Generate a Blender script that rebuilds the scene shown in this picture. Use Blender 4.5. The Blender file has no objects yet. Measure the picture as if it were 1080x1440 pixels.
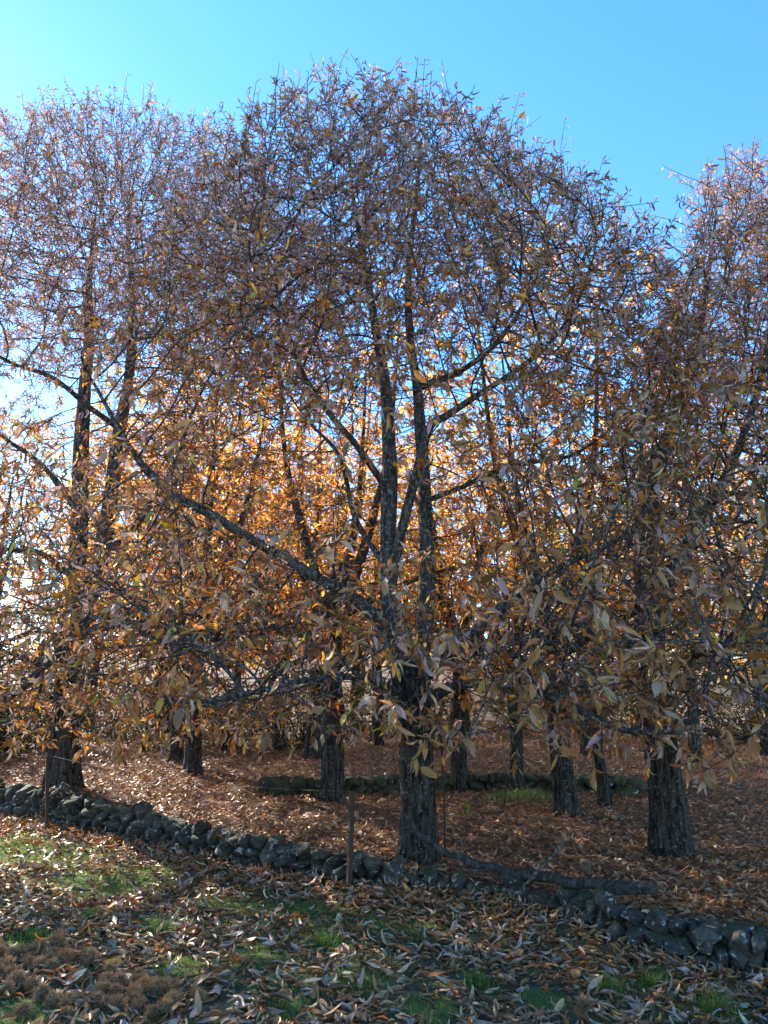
import bpy, bmesh, math, random
import numpy as np
from mathutils import Vector, Matrix, Euler

random.seed(7)
RNG = np.random.default_rng(11)
sc = bpy.context.scene
COL = sc.collection

# ------------------------------------------------------------------ camera
EYE = np.array([0.0, 0.0, 1.6]); PITCH = math.radians(15.0); F = 1040.0   # photo pixels, 1080 x 1440
cd = bpy.data.cameras.new('camera'); cam = bpy.data.objects.new('camera', cd); COL.objects.link(cam)
cam.location = EYE; cam.rotation_euler = (math.radians(90) + PITCH, 0, 0)
cd.sensor_fit = 'VERTICAL'; cd.sensor_height = 36.0; cd.lens = 36.0 * F / 1440.0
cd.clip_start = 0.05; cd.clip_end = 2000
sc.camera = cam
sc.render.resolution_x = 768; sc.render.resolution_y = 1024

# ------------------------------------------------------------------ sky, sun, exposure
SUN_EL = math.radians(30); SUN_AZ = math.radians(-43)        # azimuth from +Y, negative is to the left
w = bpy.data.worlds.new('World'); sc.world = w; w.use_nodes = True
nt = w.node_tree; nt.nodes.clear()
sky = nt.nodes.new('ShaderNodeTexSky'); sky.sky_type = 'NISHITA'; sky.sun_disc = False
sky.sun_elevation = SUN_EL; sky.sun_rotation = SUN_AZ
sky.air_density = 1.0; sky.dust_density = 0.1; sky.ozone_density = 2.0; sky.altitude = 600
hs = nt.nodes.new('ShaderNodeHueSaturation'); hs.inputs['Saturation'].default_value = 1.27; hs.inputs['Hue'].default_value = 0.501
bg = nt.nodes.new('ShaderNodeBackground'); bg.inputs['Strength'].default_value = 0.15
wo = nt.nodes.new('ShaderNodeOutputWorld')
nt.links.new(sky.outputs[0], hs.inputs['Color']); nt.links.new(hs.outputs[0], bg.inputs['Color']); nt.links.new(bg.outputs[0], wo.inputs['Surface'])
sl = bpy.data.lights.new('sun', 'SUN'); sl.energy = 5.0; sl.angle = math.radians(0.53); sl.color = (1.0, 0.9, 0.76)
sun = bpy.data.objects.new('sun', sl); COL.objects.link(sun)
sdir = Vector((math.sin(SUN_AZ) * math.cos(SUN_EL), math.cos(SUN_AZ) * math.cos(SUN_EL), math.sin(SUN_EL)))
sun.rotation_euler = (-sdir).to_track_quat('-Z', 'Y').to_euler(); sun.location = sdir * 60
vs = sc.view_settings; vs.view_transform = 'Standard'; vs.look = 'None'; vs.gamma = 1.0; vs.exposure = 1.82; vs.use_curve_mapping = False
sc.cycles.use_denoising = True
sc.cycles.max_bounces = 7; sc.cycles.transmission_bounces = 5; sc.cycles.diffuse_bounces = 4; sc.cycles.glossy_bounces = 2
sc.cycles.use_adaptive_sampling = True; sc.cycles.adaptive_threshold = 0.02

# ------------------------------------------------------------------ picture <-> place
FWD = np.array([0, math.cos(PITCH), math.sin(PITCH)]); UP = np.array([0, -math.sin(PITCH), math.cos(PITCH)])
def ray(px, py):
    return FWD + UP * ((720 - py) / F) + np.array([1.0, 0, 0]) * ((px - 540) / F)
def at_y(px, py, y):                     # the point of that direction standing y metres in front of the camera
    r = ray(px, py); return EYE + r * (y / r[1])
def project(P):
    d = P - EYE; f = d @ FWD; f = np.where(f < 0.01, 0.01, f)
    return 540 + F * d[..., 0] / f, 720 - F * (d @ UP) / f, f

# ------------------------------------------------------------------ smooth noise
_perm = RNG.random((256, 256))
def vnoise(x, y, s=1.0, seed=0):
    x = np.asarray(x, float) * s + seed * 17.3 + 1000; y = np.asarray(y, float) * s + seed * 31.7 + 1000
    xi = np.floor(x).astype(int); yi = np.floor(y).astype(int); fx = x - xi; fy = y - yi
    fx = fx * fx * (3 - 2 * fx); fy = fy * fy * (3 - 2 * fy)
    g = lambda a, b: _perm[a % 256, b % 256]
    return (g(xi, yi) * (1 - fx) + g(xi + 1, yi) * fx) * (1 - fy) + (g(xi, yi + 1) * (1 - fx) + g(xi + 1, yi + 1) * fx) * fy
def fbm(x, y, s=1.0, seed=0):
    return (vnoise(x, y, s, seed) + .5 * vnoise(x, y, s * 2.1, seed + 1) + .25 * vnoise(x, y, s * 4.3, seed + 2)) / 1.75
def sstep(a, b, v):
    t = np.clip((v - a) / (b - a), 0, 1); return t * t * (3 - 2 * t)

# ------------------------------------------------------------------ ground heights
def z_front(x, y):
    return -0.045 * np.clip(x, -40, 40) - .02
WALL_PX = [(-160, 1112, 1062), (0, 1150, 1103), (100, 1170, 1113), (180, 1186, 1130), (250, 1202, 1157), (340, 1222, 1172), (420, 1238, 1187), (500, 1254, 1208),
           (560, 1262, 1215), (640, 1272, 1231), (740, 1292, 1242), (840, 1325, 1252), (900, 1352, 1272), (1000, 1374, 1297), (1080, 1388, 1300), (1180, 1410, 1312)]
wx, wy, wz = [], [], []
for px, pb, pt in WALL_PX:
    r = ray(px, pb); t = (EYE[2] + .02) / (-(r[2] + 0.045 * r[0]))
    p = EYE + r * t; q = at_y(px, pt + 4, p[1] + .12)
    wx.append(p[0]); wy.append(p[1]); wz.append(q[2])
wx = np.array(wx); wy = np.array(wy); wz = np.array(wz)
def y_wall(x):
    x = np.asarray(x, float)
    y = np.interp(x, wx, wy)
    y = np.where(x < wx[0], wy[0] + (x - wx[0]) * -0.75, y)
    return np.where(x > wx[-1], wy[-1] + (x - wx[-1]) * -0.5, y)
def z_top(x): return np.interp(x, wx, wz)
def ztop_s(x): return (z_top(x - .5) + z_top(x) + z_top(x + .5)) / 3
TER_PX = [(-100, 1102), (200, 1108), (360, 1122), (465, 1122), (560, 1117), (680, 1113), (800, 1117), (900, 1122), (1080, 1135)]
def z_orch0(x, y):
    d = y - y_wall(x)
    return ztop_s(np.clip(x, -6, 3)) - .05 * np.clip(x - 3, 0, 30) * .6 - .06 + .028 * np.clip(d, 0, 14) + .16 * np.clip(d - 17, 0, 55) * sstep(9, -2, x - .12 * y) + .02 * np.clip(d - 14, 0, 400)
def solve(px, py, zf, y0=4.0, y1=60.0):
    r = ray(px, py); ys = np.linspace(y0, y1, 3000)
    P = EYE + r[None] * (ys / r[1])[:, None]
    below = P[:, 2] <= zf(P[:, 0], P[:, 1])
    i = int(np.argmax(below)) if below.any() else len(ys) - 1
    return P[i]
ter = np.array([solve(a, b, z_orch0) for a, b in TER_PX])
def y_ter(x): return np.interp(x, ter[:, 0], ter[:, 1])
def z_orch(x, y):
    return z_orch0(x, y) + .22 * sstep(.0, .5, y - y_ter(x)) * sstep(-2.6, -1.6, x)
def zg(x, y, rough=True):
    x = np.asarray(x, float); y = np.asarray(y, float)
    s = sstep(.05, .38, y - y_wall(x))
    z = z_front(x, y) * (1 - s) + z_orch(x, y) * s
    if rough:
        z = z + (fbm(x, y, 1.1, 3) - .5) * .09 + (fbm(x, y, 5.0, 5) - .5) * .035
        d = y_wall(x) - y                              # leaves drift up against the wall foot
        z = z + (.025 + .075 * np.exp(-((x - 1.0) / 1.2) ** 2)) * np.exp(-((d - .1) / .4) ** 2) * (d > -.05)
    return z

# ------------------------------------------------------------------ materials
def mat(name):
    m = bpy.data.materials.new(name); m.use_nodes = True
    n = m.node_tree.nodes; n.clear()
    return m, n, m.node_tree.links
def N(n, t, **kw):
    o = n.new(t)
    for k, v in kw.items():
        if k in o.inputs: o.inputs[k].default_value = v
        else: setattr(o, k, v)
    return o
def ramp(n, stops):
    r = n.new('ShaderNodeValToRGB'); e = r.color_ramp.elements
    while len(e) < len(stops): e.new(.5)
    for i, (p, c) in enumerate(stops): e[i].position = p; e[i].color = (*c, 1)
    return r
def leaf_mat(name, trans, rough=.55, sat=1.15, val=1.2):
    m, n, l = mat(name)
    a = N(n, 'ShaderNodeAttribute', attribute_name='Col')
    tc = n.new('ShaderNodeTexCoord'); nz = N(n, 'ShaderNodeTexNoise', Scale=35.0, Detail=3.0)
    l.new(tc.outputs['Object'], nz.inputs['Vector'])
    r = ramp(n, [(.3, (.62, .58, .55)), (.7, (1.18, 1.15, 1.1))]); l.new(nz.outputs['Fac'], r.inputs['Fac'])
    mx = N(n, 'ShaderNodeMix', data_type='RGBA', blend_type='MULTIPLY'); mx.inputs[0].default_value = 1
    l.new(a.outputs['Color'], mx.inputs[6]); l.new(r.outputs['Color'], mx.inputs[7])
    p = N(n, 'ShaderNodeBsdfPrincipled', Roughness=rough); p.inputs['Specular IOR Level'].default_value = .45
    l.new(mx.outputs[2], p.inputs['Base Color'])
    h = N(n, 'ShaderNodeHueSaturation', Saturation=sat, Value=val); l.new(mx.outputs[2], h.inputs['Color'])
    t = n.new('ShaderNodeBsdfTranslucent'); l.new(h.outputs['Color'], t.inputs['Color'])
    s = n.new('ShaderNodeMixShader'); s.inputs[0].default_value = trans
    l.new(p.outputs[0], s.inputs[1]); l.new(t.outputs[0], s.inputs[2])
    o = n.new('ShaderNodeOutputMaterial'); l.new(s.outputs[0], o.inputs['Surface'])
    return m
def bark_mat(name, dark, light, lichen, lam=.55, scale=1.0):
    m, n, l = mat(name)
    tc = n.new('ShaderNodeTexCoord')
    mp = n.new('ShaderNodeMapping'); mp.inputs['Scale'].default_value = (26 * scale, 26 * scale, 5 * scale); l.new(tc.outputs['Object'], mp.inputs['Vector'])
    v = N(n, 'ShaderNodeTexNoise', Scale=1.0, Detail=6.0, Roughness=.65, Distortion=.6); l.new(mp.outputs[0], v.inputs['Vector'])
    r = ramp(n, [(.42, dark), (.6, light)]); l.new(v.outputs['Fac'], r.inputs['Fac'])
    n2 = N(n, 'ShaderNodeTexNoise', Scale=26.0, Detail=6.0, Roughness=.75); l.new(tc.outputs['Object'], n2.inputs['Vector'])
    r2 = ramp(n, [(lam, (0, 0, 0)), (lam + .06, (1, 1, 1))]); l.new(n2.outputs['Fac'], r2.inputs['Fac'])
    mx = N(n, 'ShaderNodeMix', data_type='RGBA'); l.new(r2.outputs['Color'], mx.inputs[0]); l.new(r.outputs['Color'], mx.inputs[6]); mx.inputs[7].default_value = (*lichen, 1)
    p = N(n, 'ShaderNodeBsdfPrincipled', Roughness=.9); p.inputs['Specular IOR Level'].default_value = .2
    l.new(mx.outputs[2], p.inputs['Base Color'])
    b = N(n, 'ShaderNodeBump', Strength=1.0, Distance=.05); l.new(v.outputs['Fac'], b.inputs['Height']); l.new(b.outputs[0], p.inputs['Normal'])
    o = n.new('ShaderNodeOutputMaterial'); l.new(p.outputs[0], o.inputs['Surface'])
    return m
def stone_mat(name, MOSS):
    m, n, l = mat(name)
    tc = n.new('ShaderNodeTexCoord'); oi = n.new('ShaderNodeObjectInfo')
    ad = N(n, 'ShaderNodeVectorMath', operation='ADD'); l.new(tc.outputs['Object'], ad.inputs[0]); sc7 = N(n, 'ShaderNodeVectorMath', operation='SCALE'); sc7.inputs['Scale'].default_value = 7.3; l.new(oi.outputs['Location'], sc7.inputs[0]); l.new(sc7.outputs[0], ad.inputs[1])
    n1 = N(n, 'ShaderNodeTexNoise', Scale=1.8, Detail=7.0, Roughness=.65); l.new(ad.outputs[0], n1.inputs['Vector'])
    r1 = ramp(n, [(.3, (.02, .018, .015)), (.55, (.06, .054, .046)), (.75, (.14, .125, .105))]); l.new(n1.outputs['Fac'], r1.inputs['Fac'])
    rr = ramp(n, [(0, (.45, .45, .46)), (.6, (.9, .88, .84)), (1, (1.5, 1.4, 1.25))]); l.new(oi.outputs['Random'], rr.inputs['Fac'])
    mu = N(n, 'ShaderNodeMix', data_type='RGBA', blend_type='MULTIPLY'); mu.inputs[0].default_value = 1; l.new(r1.outputs[0], mu.inputs[6]); l.new(rr.outputs[0], mu.inputs[7])
    n2 = N(n, 'ShaderNodeTexNoise', Scale=1.9, Detail=6.0, Roughness=.55); l.new(ad.outputs[0], n2.inputs['Vector'])
    r2 = ramp(n, [(.6, (0, 0, 0)), (.65, (1, 1, 1))]); l.new(n2.outputs['Fac'], r2.inputs['Fac'])
    mx = N(n, 'ShaderNodeMix', data_type='RGBA'); l.new(r2.outputs[0], mx.inputs[0]); l.new(mu.outputs[2], mx.inputs[6]); mx.inputs[7].default_value = (.33, .34, .32, 1)
    ge = n.new('ShaderNodeNewGeometry'); sx = n.new('ShaderNodeSeparateXYZ'); l.new(ge.outputs['Normal'], sx.inputs[0])
    n3 = N(n, 'ShaderNodeTexNoise', Scale=1.3, Detail=5.0); l.new(ad.outputs[0], n3.inputs['Vector'])
    am = N(n, 'ShaderNodeMath', operation='MULTIPLY'); l.new(sx.outputs['Z'], am.inputs[0]); l.new(n3.outputs['Fac'], am.inputs[1])
    r3 = ramp(n, [(MOSS, (0, 0, 0)), (MOSS + .1, (1, 1, 1))]); l.new(am.outputs[0], r3.inputs['Fac'])
    m2 = N(n, 'ShaderNodeMix', data_type='RGBA'); l.new(r3.outputs[0], m2.inputs[0]); l.new(mx.outputs[2], m2.inputs[6]); m2.inputs[7].default_value = (.035, .045, .014, 1)
    p = N(n, 'ShaderNodeBsdfPrincipled', Roughness=.85); l.new(m2.outputs[2], p.inputs['Base Color'])
    n4 = N(n, 'ShaderNodeTexNoise', Scale=4.0, Detail=6.0); l.new(ad.outputs[0], n4.inputs['Vector'])
    b = N(n, 'ShaderNodeBump', Strength=1.0, Distance=.03); l.new(n4.outputs['Fac'], b.inputs['Height']); l.new(b.outputs[0], p.inputs['Normal'])
    o = n.new('ShaderNodeOutputMaterial'); l.new(p.outputs[0], o.inputs['Surface'])
    return m
def ground_mat():
    m, n, l = mat('ground_soil')
    a = N(n, 'ShaderNodeAttribute', attribute_name='Col')
    tc = n.new('ShaderNodeTexCoord')
    v = N(n, 'ShaderNodeTexVoronoi', Scale=16.0); l.new(tc.outputs['Object'], v.inputs['Vector'])
    r = ramp(n, [(0, (.45, .42, .4)), (.5, (1, .95, .9)), (1, (1.7, 1.45, 1.2))])
    sp = n.new('ShaderNodeSeparateColor'); l.new(v.outputs['Color'], sp.inputs[0]); l.new(sp.outputs[0], r.inputs['Fac'])
    mx = N(n, 'ShaderNodeMix', data_type='RGBA', blend_type='MULTIPLY'); mx.inputs[0].default_value = 1; l.new(a.outputs['Color'], mx.inputs[6]); l.new(r.outputs[0], mx.inputs[7])
    nz = N(n, 'ShaderNodeTexNoise', Scale=40.0, Detail=5.0); l.new(tc.outputs['Object'], nz.inputs['Vector'])
    p = N(n, 'ShaderNodeBsdfPrincipled', Roughness=.95); l.new(mx.outputs[2], p.inputs['Base Color'])
    b = N(n, 'ShaderNodeBump', Strength=.8, Distance=.03); l.new(nz.outputs['Fac'], b.inputs['Height']); l.new(b.outputs[0], p.inputs['Normal'])
    o = n.new('ShaderNodeOutputMaterial'); l.new(p.outputs[0], o.inputs['Surface'])
    return m
def noise_mat(name, c1, c2, scale=20., rough=.9, metal=0., bump=.3):
    m, n, l = mat(name)
    tc = n.new('ShaderNodeTexCoord'); nz = N(n, 'ShaderNodeTexNoise', Scale=scale, Detail=6.0, Roughness=.65); l.new(tc.outputs['Object'], nz.inputs['Vector'])
    r = ramp(n, [(.35, c1), (.65, c2)]); l.new(nz.outputs['Fac'], r.inputs['Fac'])
    p = N(n, 'ShaderNodeBsdfPrincipled', Roughness=rough, Metallic=metal); l.new(r.outputs[0], p.inputs['Base Color'])
    b = N(n, 'ShaderNodeBump', Strength=bump, Distance=.01); l.new(nz.outputs['Fac'], b.inputs['Height']); l.new(b.outputs[0], p.inputs['Normal'])
    o = n.new('ShaderNodeOutputMaterial'); l.new(p.outputs[0], o.inputs['Surface'])
    return m
M_LEAF = leaf_mat('autumn_leaf', .32, sat=1.12, val=1.3)
M_GLOW = leaf_mat('orange_leaf', .72, sat=1.0, val=1.45)
M_LITTER = leaf_mat('fallen_leaf_skin', .12, rough=.5)
M_GRASS = leaf_mat('grass_blade', .4, rough=.5)
M_BARK = bark_mat('chestnut_bark', (.01, .008, .007), (.075, .064, .054), (.18, .178, .168), .565)
M_LIMB = bark_mat('lichened_limb_bark', (.028, .024, .021), (.12, .108, .097), (.27, .27, .26), .54)
M_TWIG = bark_mat('chestnut_twig', (.045, .036, .032), (.13, .108, .1), (.24, .23, .22), .58)
M_LICHEN = bark_mat('lichen_twig', (.05, .045, .04), (.12, .11, .1), (.33, .34, .3), .52)
M_DEAD = bark_mat('dead_branch_bark', (.03, .028, .026), (.09, .084, .078), (.25, .26, .24), .62)
M_STONE = stone_mat('dry_stone', .36); M_MOSSY = stone_mat('mossy_stone', -.05)
M_GROUND = ground_mat()
M_RUST = noise_mat('rusty_iron', (.025, .014, .01), (.08, .038, .024), 60, .85, .2)
M_BUR = noise_mat('bur_spines', (.26, .115, .04), (.55, .28, .11), 30, .7)
M_WIRE = noise_mat('old_wire', (.1, .09, .08), (.22, .2, .18), 90, .6, .6)
M_STUMP = noise_mat('stump_wood', (.05, .03, .02), (.16, .09, .05), 25)

# ------------------------------------------------------------------ object helpers
def link(o, parent=None):
    COL.objects.link(o)
    if parent is not None: o.parent = parent
    return o
def tag(o, label=None, cat=None, group=None, kind=None):
    if label: o['label'] = label
    if cat: o['category'] = cat
    if group: o['group'] = group
    if kind: o['kind'] = kind
    return o
def empty(name, loc=(0, 0, 0)):
    o = bpy.data.objects.new(name, None); o.location = loc; o.empty_display_size = .2
    return link(o)
def mesh_np(name, V, faces, m, col=None, smooth=True):
    """faces: list of integer arrays, each (n, k)"""
    me = bpy.data.meshes.new(name)
    V = np.ascontiguousarray(V, np.float32)
    faces = [f for f in faces if len(f)]
    nl = sum(f.size for f in faces); nf = sum(len(f) for f in faces)
    me.vertices.add(len(V)); me.vertices.foreach_set('co', V.ravel())
    me.loops.add(nl); me.polygons.add(nf)
    me.loops.foreach_set('vertex_index', np.concatenate([f.ravel() for f in faces]).astype(np.int32))
    tot = np.concatenate([np.full(len(f), f.shape[1]) for f in faces]).astype(np.int32)
    st = np.concatenate([[0], np.cumsum(tot)[:-1]]).astype(np.int32)
    me.polygons.foreach_set('loop_start', st); me.polygons.foreach_set('loop_total', tot)
    me.polygons.foreach_set('use_smooth', np.full(nf, smooth))
    me.update(calc_edges=True); me.validate()
    if col is not None:
        at = me.attributes.new('Col', 'FLOAT_COLOR', 'POINT')
        c = np.ones((len(V), 4), np.float32); c[:, :3] = col
        at.data.foreach_set('color', c.ravel())
    me.materials.append(m)
    return me
def obj(name, me, parent=None): return link(bpy.data.objects.new(name, me), parent)
def norm(v): return v / np.maximum(np.linalg.norm(v, axis=-1, keepdims=True), 1e-9)
def frame(d):
    ref = np.array([.37, .81, .45]); u = norm(np.cross(d, ref)); v = np.cross(d, u); return u, v
def catmull(P, n):
    P = np.asarray(P, float); k = len(P)
    E = np.vstack([2 * P[0] - P[1], P, 2 * P[-1] - P[-2]])
    t = np.linspace(0, k - 1, n); i = np.minimum(t.astype(int), k - 2); f = (t - i)[:, None]
    a, b, c, d = E[i], E[i + 1], E[i + 2], E[i + 3]
    return .5 * (2 * b + (c - a) * f + (2 * a - 5 * b + 4 * c - d) * f ** 2 + (3 * b - a - 3 * c + d) * f ** 3)
def tube(P, R, sides=16, rough=0., seed=0, flare=None):
    """a closed bark-skinned limb along P; lengthwise ridges are real relief"""
    P = np.asarray(P); R = np.asarray(R); n = len(P)
    d = norm(np.gradient(P, axis=0)); u, v = frame(d)
    a = np.linspace(0, 2 * np.pi, sides, endpoint=False)
    L = np.concatenate([[0], np.cumsum(np.linalg.norm(np.diff(P, axis=0), axis=1))])
    rr = R[:, None] * np.ones((1, sides))
    if rough:
        A, LL = np.meshgrid(a, L); cx, sx = np.cos(A), np.sin(A)
        rr = rr * (1 + rough * 1.1 * (vnoise(cx * 9 + LL * .5, sx * 9 + LL * .8, 1, seed + 3) - .5) + rough * (vnoise(cx * 5 + LL * .6, sx * 5 + LL * 1.4, 1, seed) - .5) * 2 + rough * .9 * (vnoise(cx * 2 + LL * 1.1, sx * 2 - LL * .9, 1, seed + 9) - .5) * 2)
    if flare is not None:
        A = a[None] + 0 * L[:, None]
        rr = rr * (1 + flare * np.exp(-L / .16)[:, None] * (1 + .5 * np.cos(5 * A + seed) * .8))
    V = P[:, None] + rr[..., None] * (np.cos(a)[None, :, None] * u[:, None] + np.sin(a)[None, :, None] * v[:, None])
    V = V.reshape(-1, 3)
    i = np.arange(n - 1)[:, None] * sides; j = np.arange(sides)[None]; j2 = (j + 1) % sides
    q = np.stack([i + j, i + j2, i + sides + j2, i + sides + j], -1).reshape(-1, 4)
    V = np.vstack([V, P[-1] + d[-1] * R[-1] * .3, P[0]]); e = len(V)
    cap = np.stack([(n - 1) * sides + np.arange(sides), (n - 1) * sides + (np.arange(sides) + 1) % sides, np.full(sides, e - 2)], -1)
    cap0 = np.stack([(np.arange(sides) + 1) % sides, np.arange(sides), np.full(sides, e - 1)], -1)
    return V, [q, cap, cap0]
def join(parts):
    V = []; F = {}; o = 0
    for v, fs in parts:
        V.append(v)
        for f in fs: F.setdefault(f.shape[1], []).append(f + o)
        o += len(v)
    return np.vstack(V), [np.vstack(F[k]) for k in F]

# ------------------------------------------------------------------ leaves
def leaf_template(st, curl, fold, twist, width, wav, seed):
    """x along the midrib (0..1), folded along it and curled; st stations between the two tips"""
    rs = np.random.default_rng(seed); t = np.linspace(0, 1, st + 2)
    ang = curl * (t - .15) ** 1.0 * np.sign(1) ; ang = np.where(t < .15, 0, ang)
    dx = np.cos(ang); dz = np.sin(ang); ds = 1 / (st + 1)
    X = np.concatenate([[0], np.cumsum(dx[:-1] * ds)]); Z = np.concatenate([[0], np.cumsum(dz[:-1] * ds)])
    V = []; idx = []
    for i in range(st + 2):
        c = np.array([X[i], 0, Z[i]])
        if i in (0, st + 1): idx.append([len(V)]); V.append(c); continue
        wd = width * (math.sin(math.pi * t[i] ** .85) ** .8)
        f1 = fold + rs.uniform(-wav, wav); f2 = fold + rs.uniform(-wav, wav); tw = twist * (t[i] - .3)
        nrm = np.array([-math.sin(ang[i]), 0, math.cos(ang[i])]); yv = np.array([0, 1, 0])
        def off(s, f):
            a = s * (math.pi / 2) ; y = math.cos(f) * s; z = math.sin(f)
            y, z = y * math.cos(tw) - z * math.sin(tw), y * math.sin(tw) + z * math.cos(tw)
            return c + wd * (yv * y + nrm * z)
        idx.append([len(V), len(V) + 1, len(V) + 2]); V += [off(-1, f1), c, off(1, f2)]
    T, Q = [], []
    a = idx[1]; T += [(0, a[0], a[1]), (0, a[1], a[2])]
    for i in range(1, st):
        a, b = idx[i], idx[i + 1]; Q += [(a[0], b[0], b[1], a[1]), (a[1], b[1], b[2], a[2])]
    a = idx[st]; e = idx[-1][0]; T += [(a[0], e, a[1]), (a[1], e, a[2])]
    return np.array(V), np.array(T), np.array(Q).reshape(-1, 4)
def curl_templates(st):
    rs = np.random.default_rng(77 + st)
    return [leaf_template(st, rs.uniform(.4, 2.0) * rs.choice([-1, 1]), rs.uniform(.5, 1.15), rs.uniform(-1.8, 1.8), rs.uniform(.11, .18), .3, seed=k + 90) for k in range(14)]
def templates(st, curled):
    out = []
    rs = np.random.default_rng(5 + st)
    for k in range(24):
        c = curled if curled >= 0 else k / 13
        if rs.random() < c: p = (rs.uniform(.9, 2.6) * rs.choice([-1, 1]), rs.uniform(.8, 1.35), rs.uniform(-1.6, 1.6), rs.uniform(.1, .2), .4)
        else: p = (rs.uniform(-1.3, .8), rs.uniform(.1, .65), rs.uniform(-.5, .5), rs.uniform(.11, .22), .35)
        out.append(leaf_template(st, *p, seed=k + 40))
    return out
T_HI = templates(4, .6); T_HIFLAT = templates(4, .42); T_MID = templates(2, .6); T_LOW = templates(1, .3); T_CURL = curl_templates(1)
def rot_from(d, nrm):
    d = norm(d); y = norm(np.cross(nrm, d)); z = np.cross(d, y)
    return np.stack([d, y, z], -1)             # columns
def leaves_mesh(name, pos, d, nrm, size, col, tpl, m, tint=None):
    R = rot_from(d, nrm); k = RNG.integers(0, len(tpl), len(pos))
    Vs, Fs, Cs, o = [], {3: [], 4: []}, [], 0
    for t in range(len(tpl)):
        s = np.where(k == t)[0]
        if not len(s): continue
        V, T, Q = tpl[t]; nv = len(V)
        W = np.einsum('nij,vj->nvi', R[s], V) * size[s][:, None, None] + pos[s][:, None]
        off = (np.arange(len(s)) * nv + o)[:, None, None]
        Fs[3].append((T[None] + off).reshape(-1, 3))
        if len(Q): Fs[4].append((Q[None] + off).reshape(-1, 4))
        Vs.append(W.reshape(-1, 3)); Cs.append(np.repeat(col[s], nv, 0)); o += len(s) * nv
    return mesh_np(name, np.vstack(Vs), [np.vstack(Fs[q]) for q in (3, 4) if Fs[q]], m, np.vstack(Cs))
PAL = {'tan': (.46, .26, .125), 'olive': (.46, .275, .11), 'brown': (.34, .185, .085), 'umber': (.24, .125, .06), 'russet': (.45, .165, .06), 'grey': (.46, .34, .27), 'mauve': (.5, .335, .325), 'pale': (.6, .45, .3),
       'orange': (.8, .34, .075), 'gold': (.75, .43, .09), 'yellow': (.74, .55, .08), 'green': (.26, .33, .05), 'dark': (.15, .085, .045)}
def pick(n, w):
    keys = list(w); p = np.array([w[k] for k in keys], float); p /= p.sum()
    c = np.array([PAL[k] for k in keys])[RNG.choice(len(keys), n, p=p)]
    return c * RNG.uniform(.7, 1.25, (n, 1)) * RNG.uniform(.92, 1.08, (n, 3))
MIX_LOW = {'tan': 3.6, 'olive': 2.4, 'brown': 2.2, 'russet': 1.2, 'grey': 1.7, 'mauve': 1.4, 'pale': .4, 'orange': .3, 'gold': .25, 'yellow': .1, 'green': .14}
MIX_MID = {'tan': 2.5, 'russet': 1.9, 'grey': 1.9, 'mauve': 2.4, 'olive': 1., 'orange': 1.3, 'gold': .6, 'yellow': .12, 'green': .1}
MIX_TOP = {'tan': .8, 'russet': .6, 'grey': 2.6, 'mauve': 4.2, 'pale': .6, 'orange': .25}
MIX_GLOW = {'orange': 4.2, 'gold': 3.2, 'russet': 1.6, 'yellow': .8, 'tan': .6}
MIX_GOLD = {'gold': 3.6, 'yellow': 2, 'orange': 2, 'green': .6, 'tan': .6}
MIX_LITTER = {'tan': 2.8, 'grey': 2.6, 'pale': .9, 'russet': 1.5, 'dark': 1.5, 'brown': 2.6, 'umber': 1.2, 'orange': .1}
MIX_FLOOR = {'brown': 2.6, 'umber': 1., 'russet': 1.6, 'dark': 1., 'tan': 4.2, 'pale': .9}

# ------------------------------------------------------------------ branch growth (space colonisation)
def grow(init_pos, init_par, init_grow, A, step, kill, infl, iters, trop=(0, 0, .22), jit=.2):
    pos = list(init_pos); par = list(init_par); nch = [0] * len(pos)
    A = A.copy(); G = np.array(pos)[init_grow]; gi = np.where(init_grow)[0]
    D = np.linalg.norm(A[:, None] - G[None], axis=2); b = D.argmin(1); near = gi[b]; dist = D[np.arange(len(A)), b]
    trop = np.array(trop)
    for it in range(iters):
        act = dist < infl
        if not act.any(): break
        P = np.array(pos); dirs = norm(A[act] - P[near[act]]); S = np.zeros((len(pos), 3)); np.add.at(S, near[act], dirs)
        ids = np.unique(near[act]); ids = np.array([i for i in ids if nch[i] < 3], int)
        if not len(ids): break
        d = norm(norm(S[ids]) + trop + RNG.normal(0, jit, (len(ids), 3)))
        q = P[ids] + d * step
        n0 = len(pos)
        for i, p in zip(ids, q): pos.append(p); par.append(int(i)); nch[i] += 1; nch.append(0)
        D = np.linalg.norm(A[:, None] - q[None], axis=2); b = D.argmin(1); dm = D[np.arange(len(A)), b]
        up = dm < dist; near = np.where(up, n0 + b, near); dist = np.where(up, dm, dist)
        keep = dist > kill
        blocked = np.array([nch[i] >= 3 for i in near]); keep &= ~(blocked & (dist < kill * 1.6))
        A, near, dist = A[keep], near[keep], dist[keep]
        if not len(A): break
    return np.array(pos), np.array(par)
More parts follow.
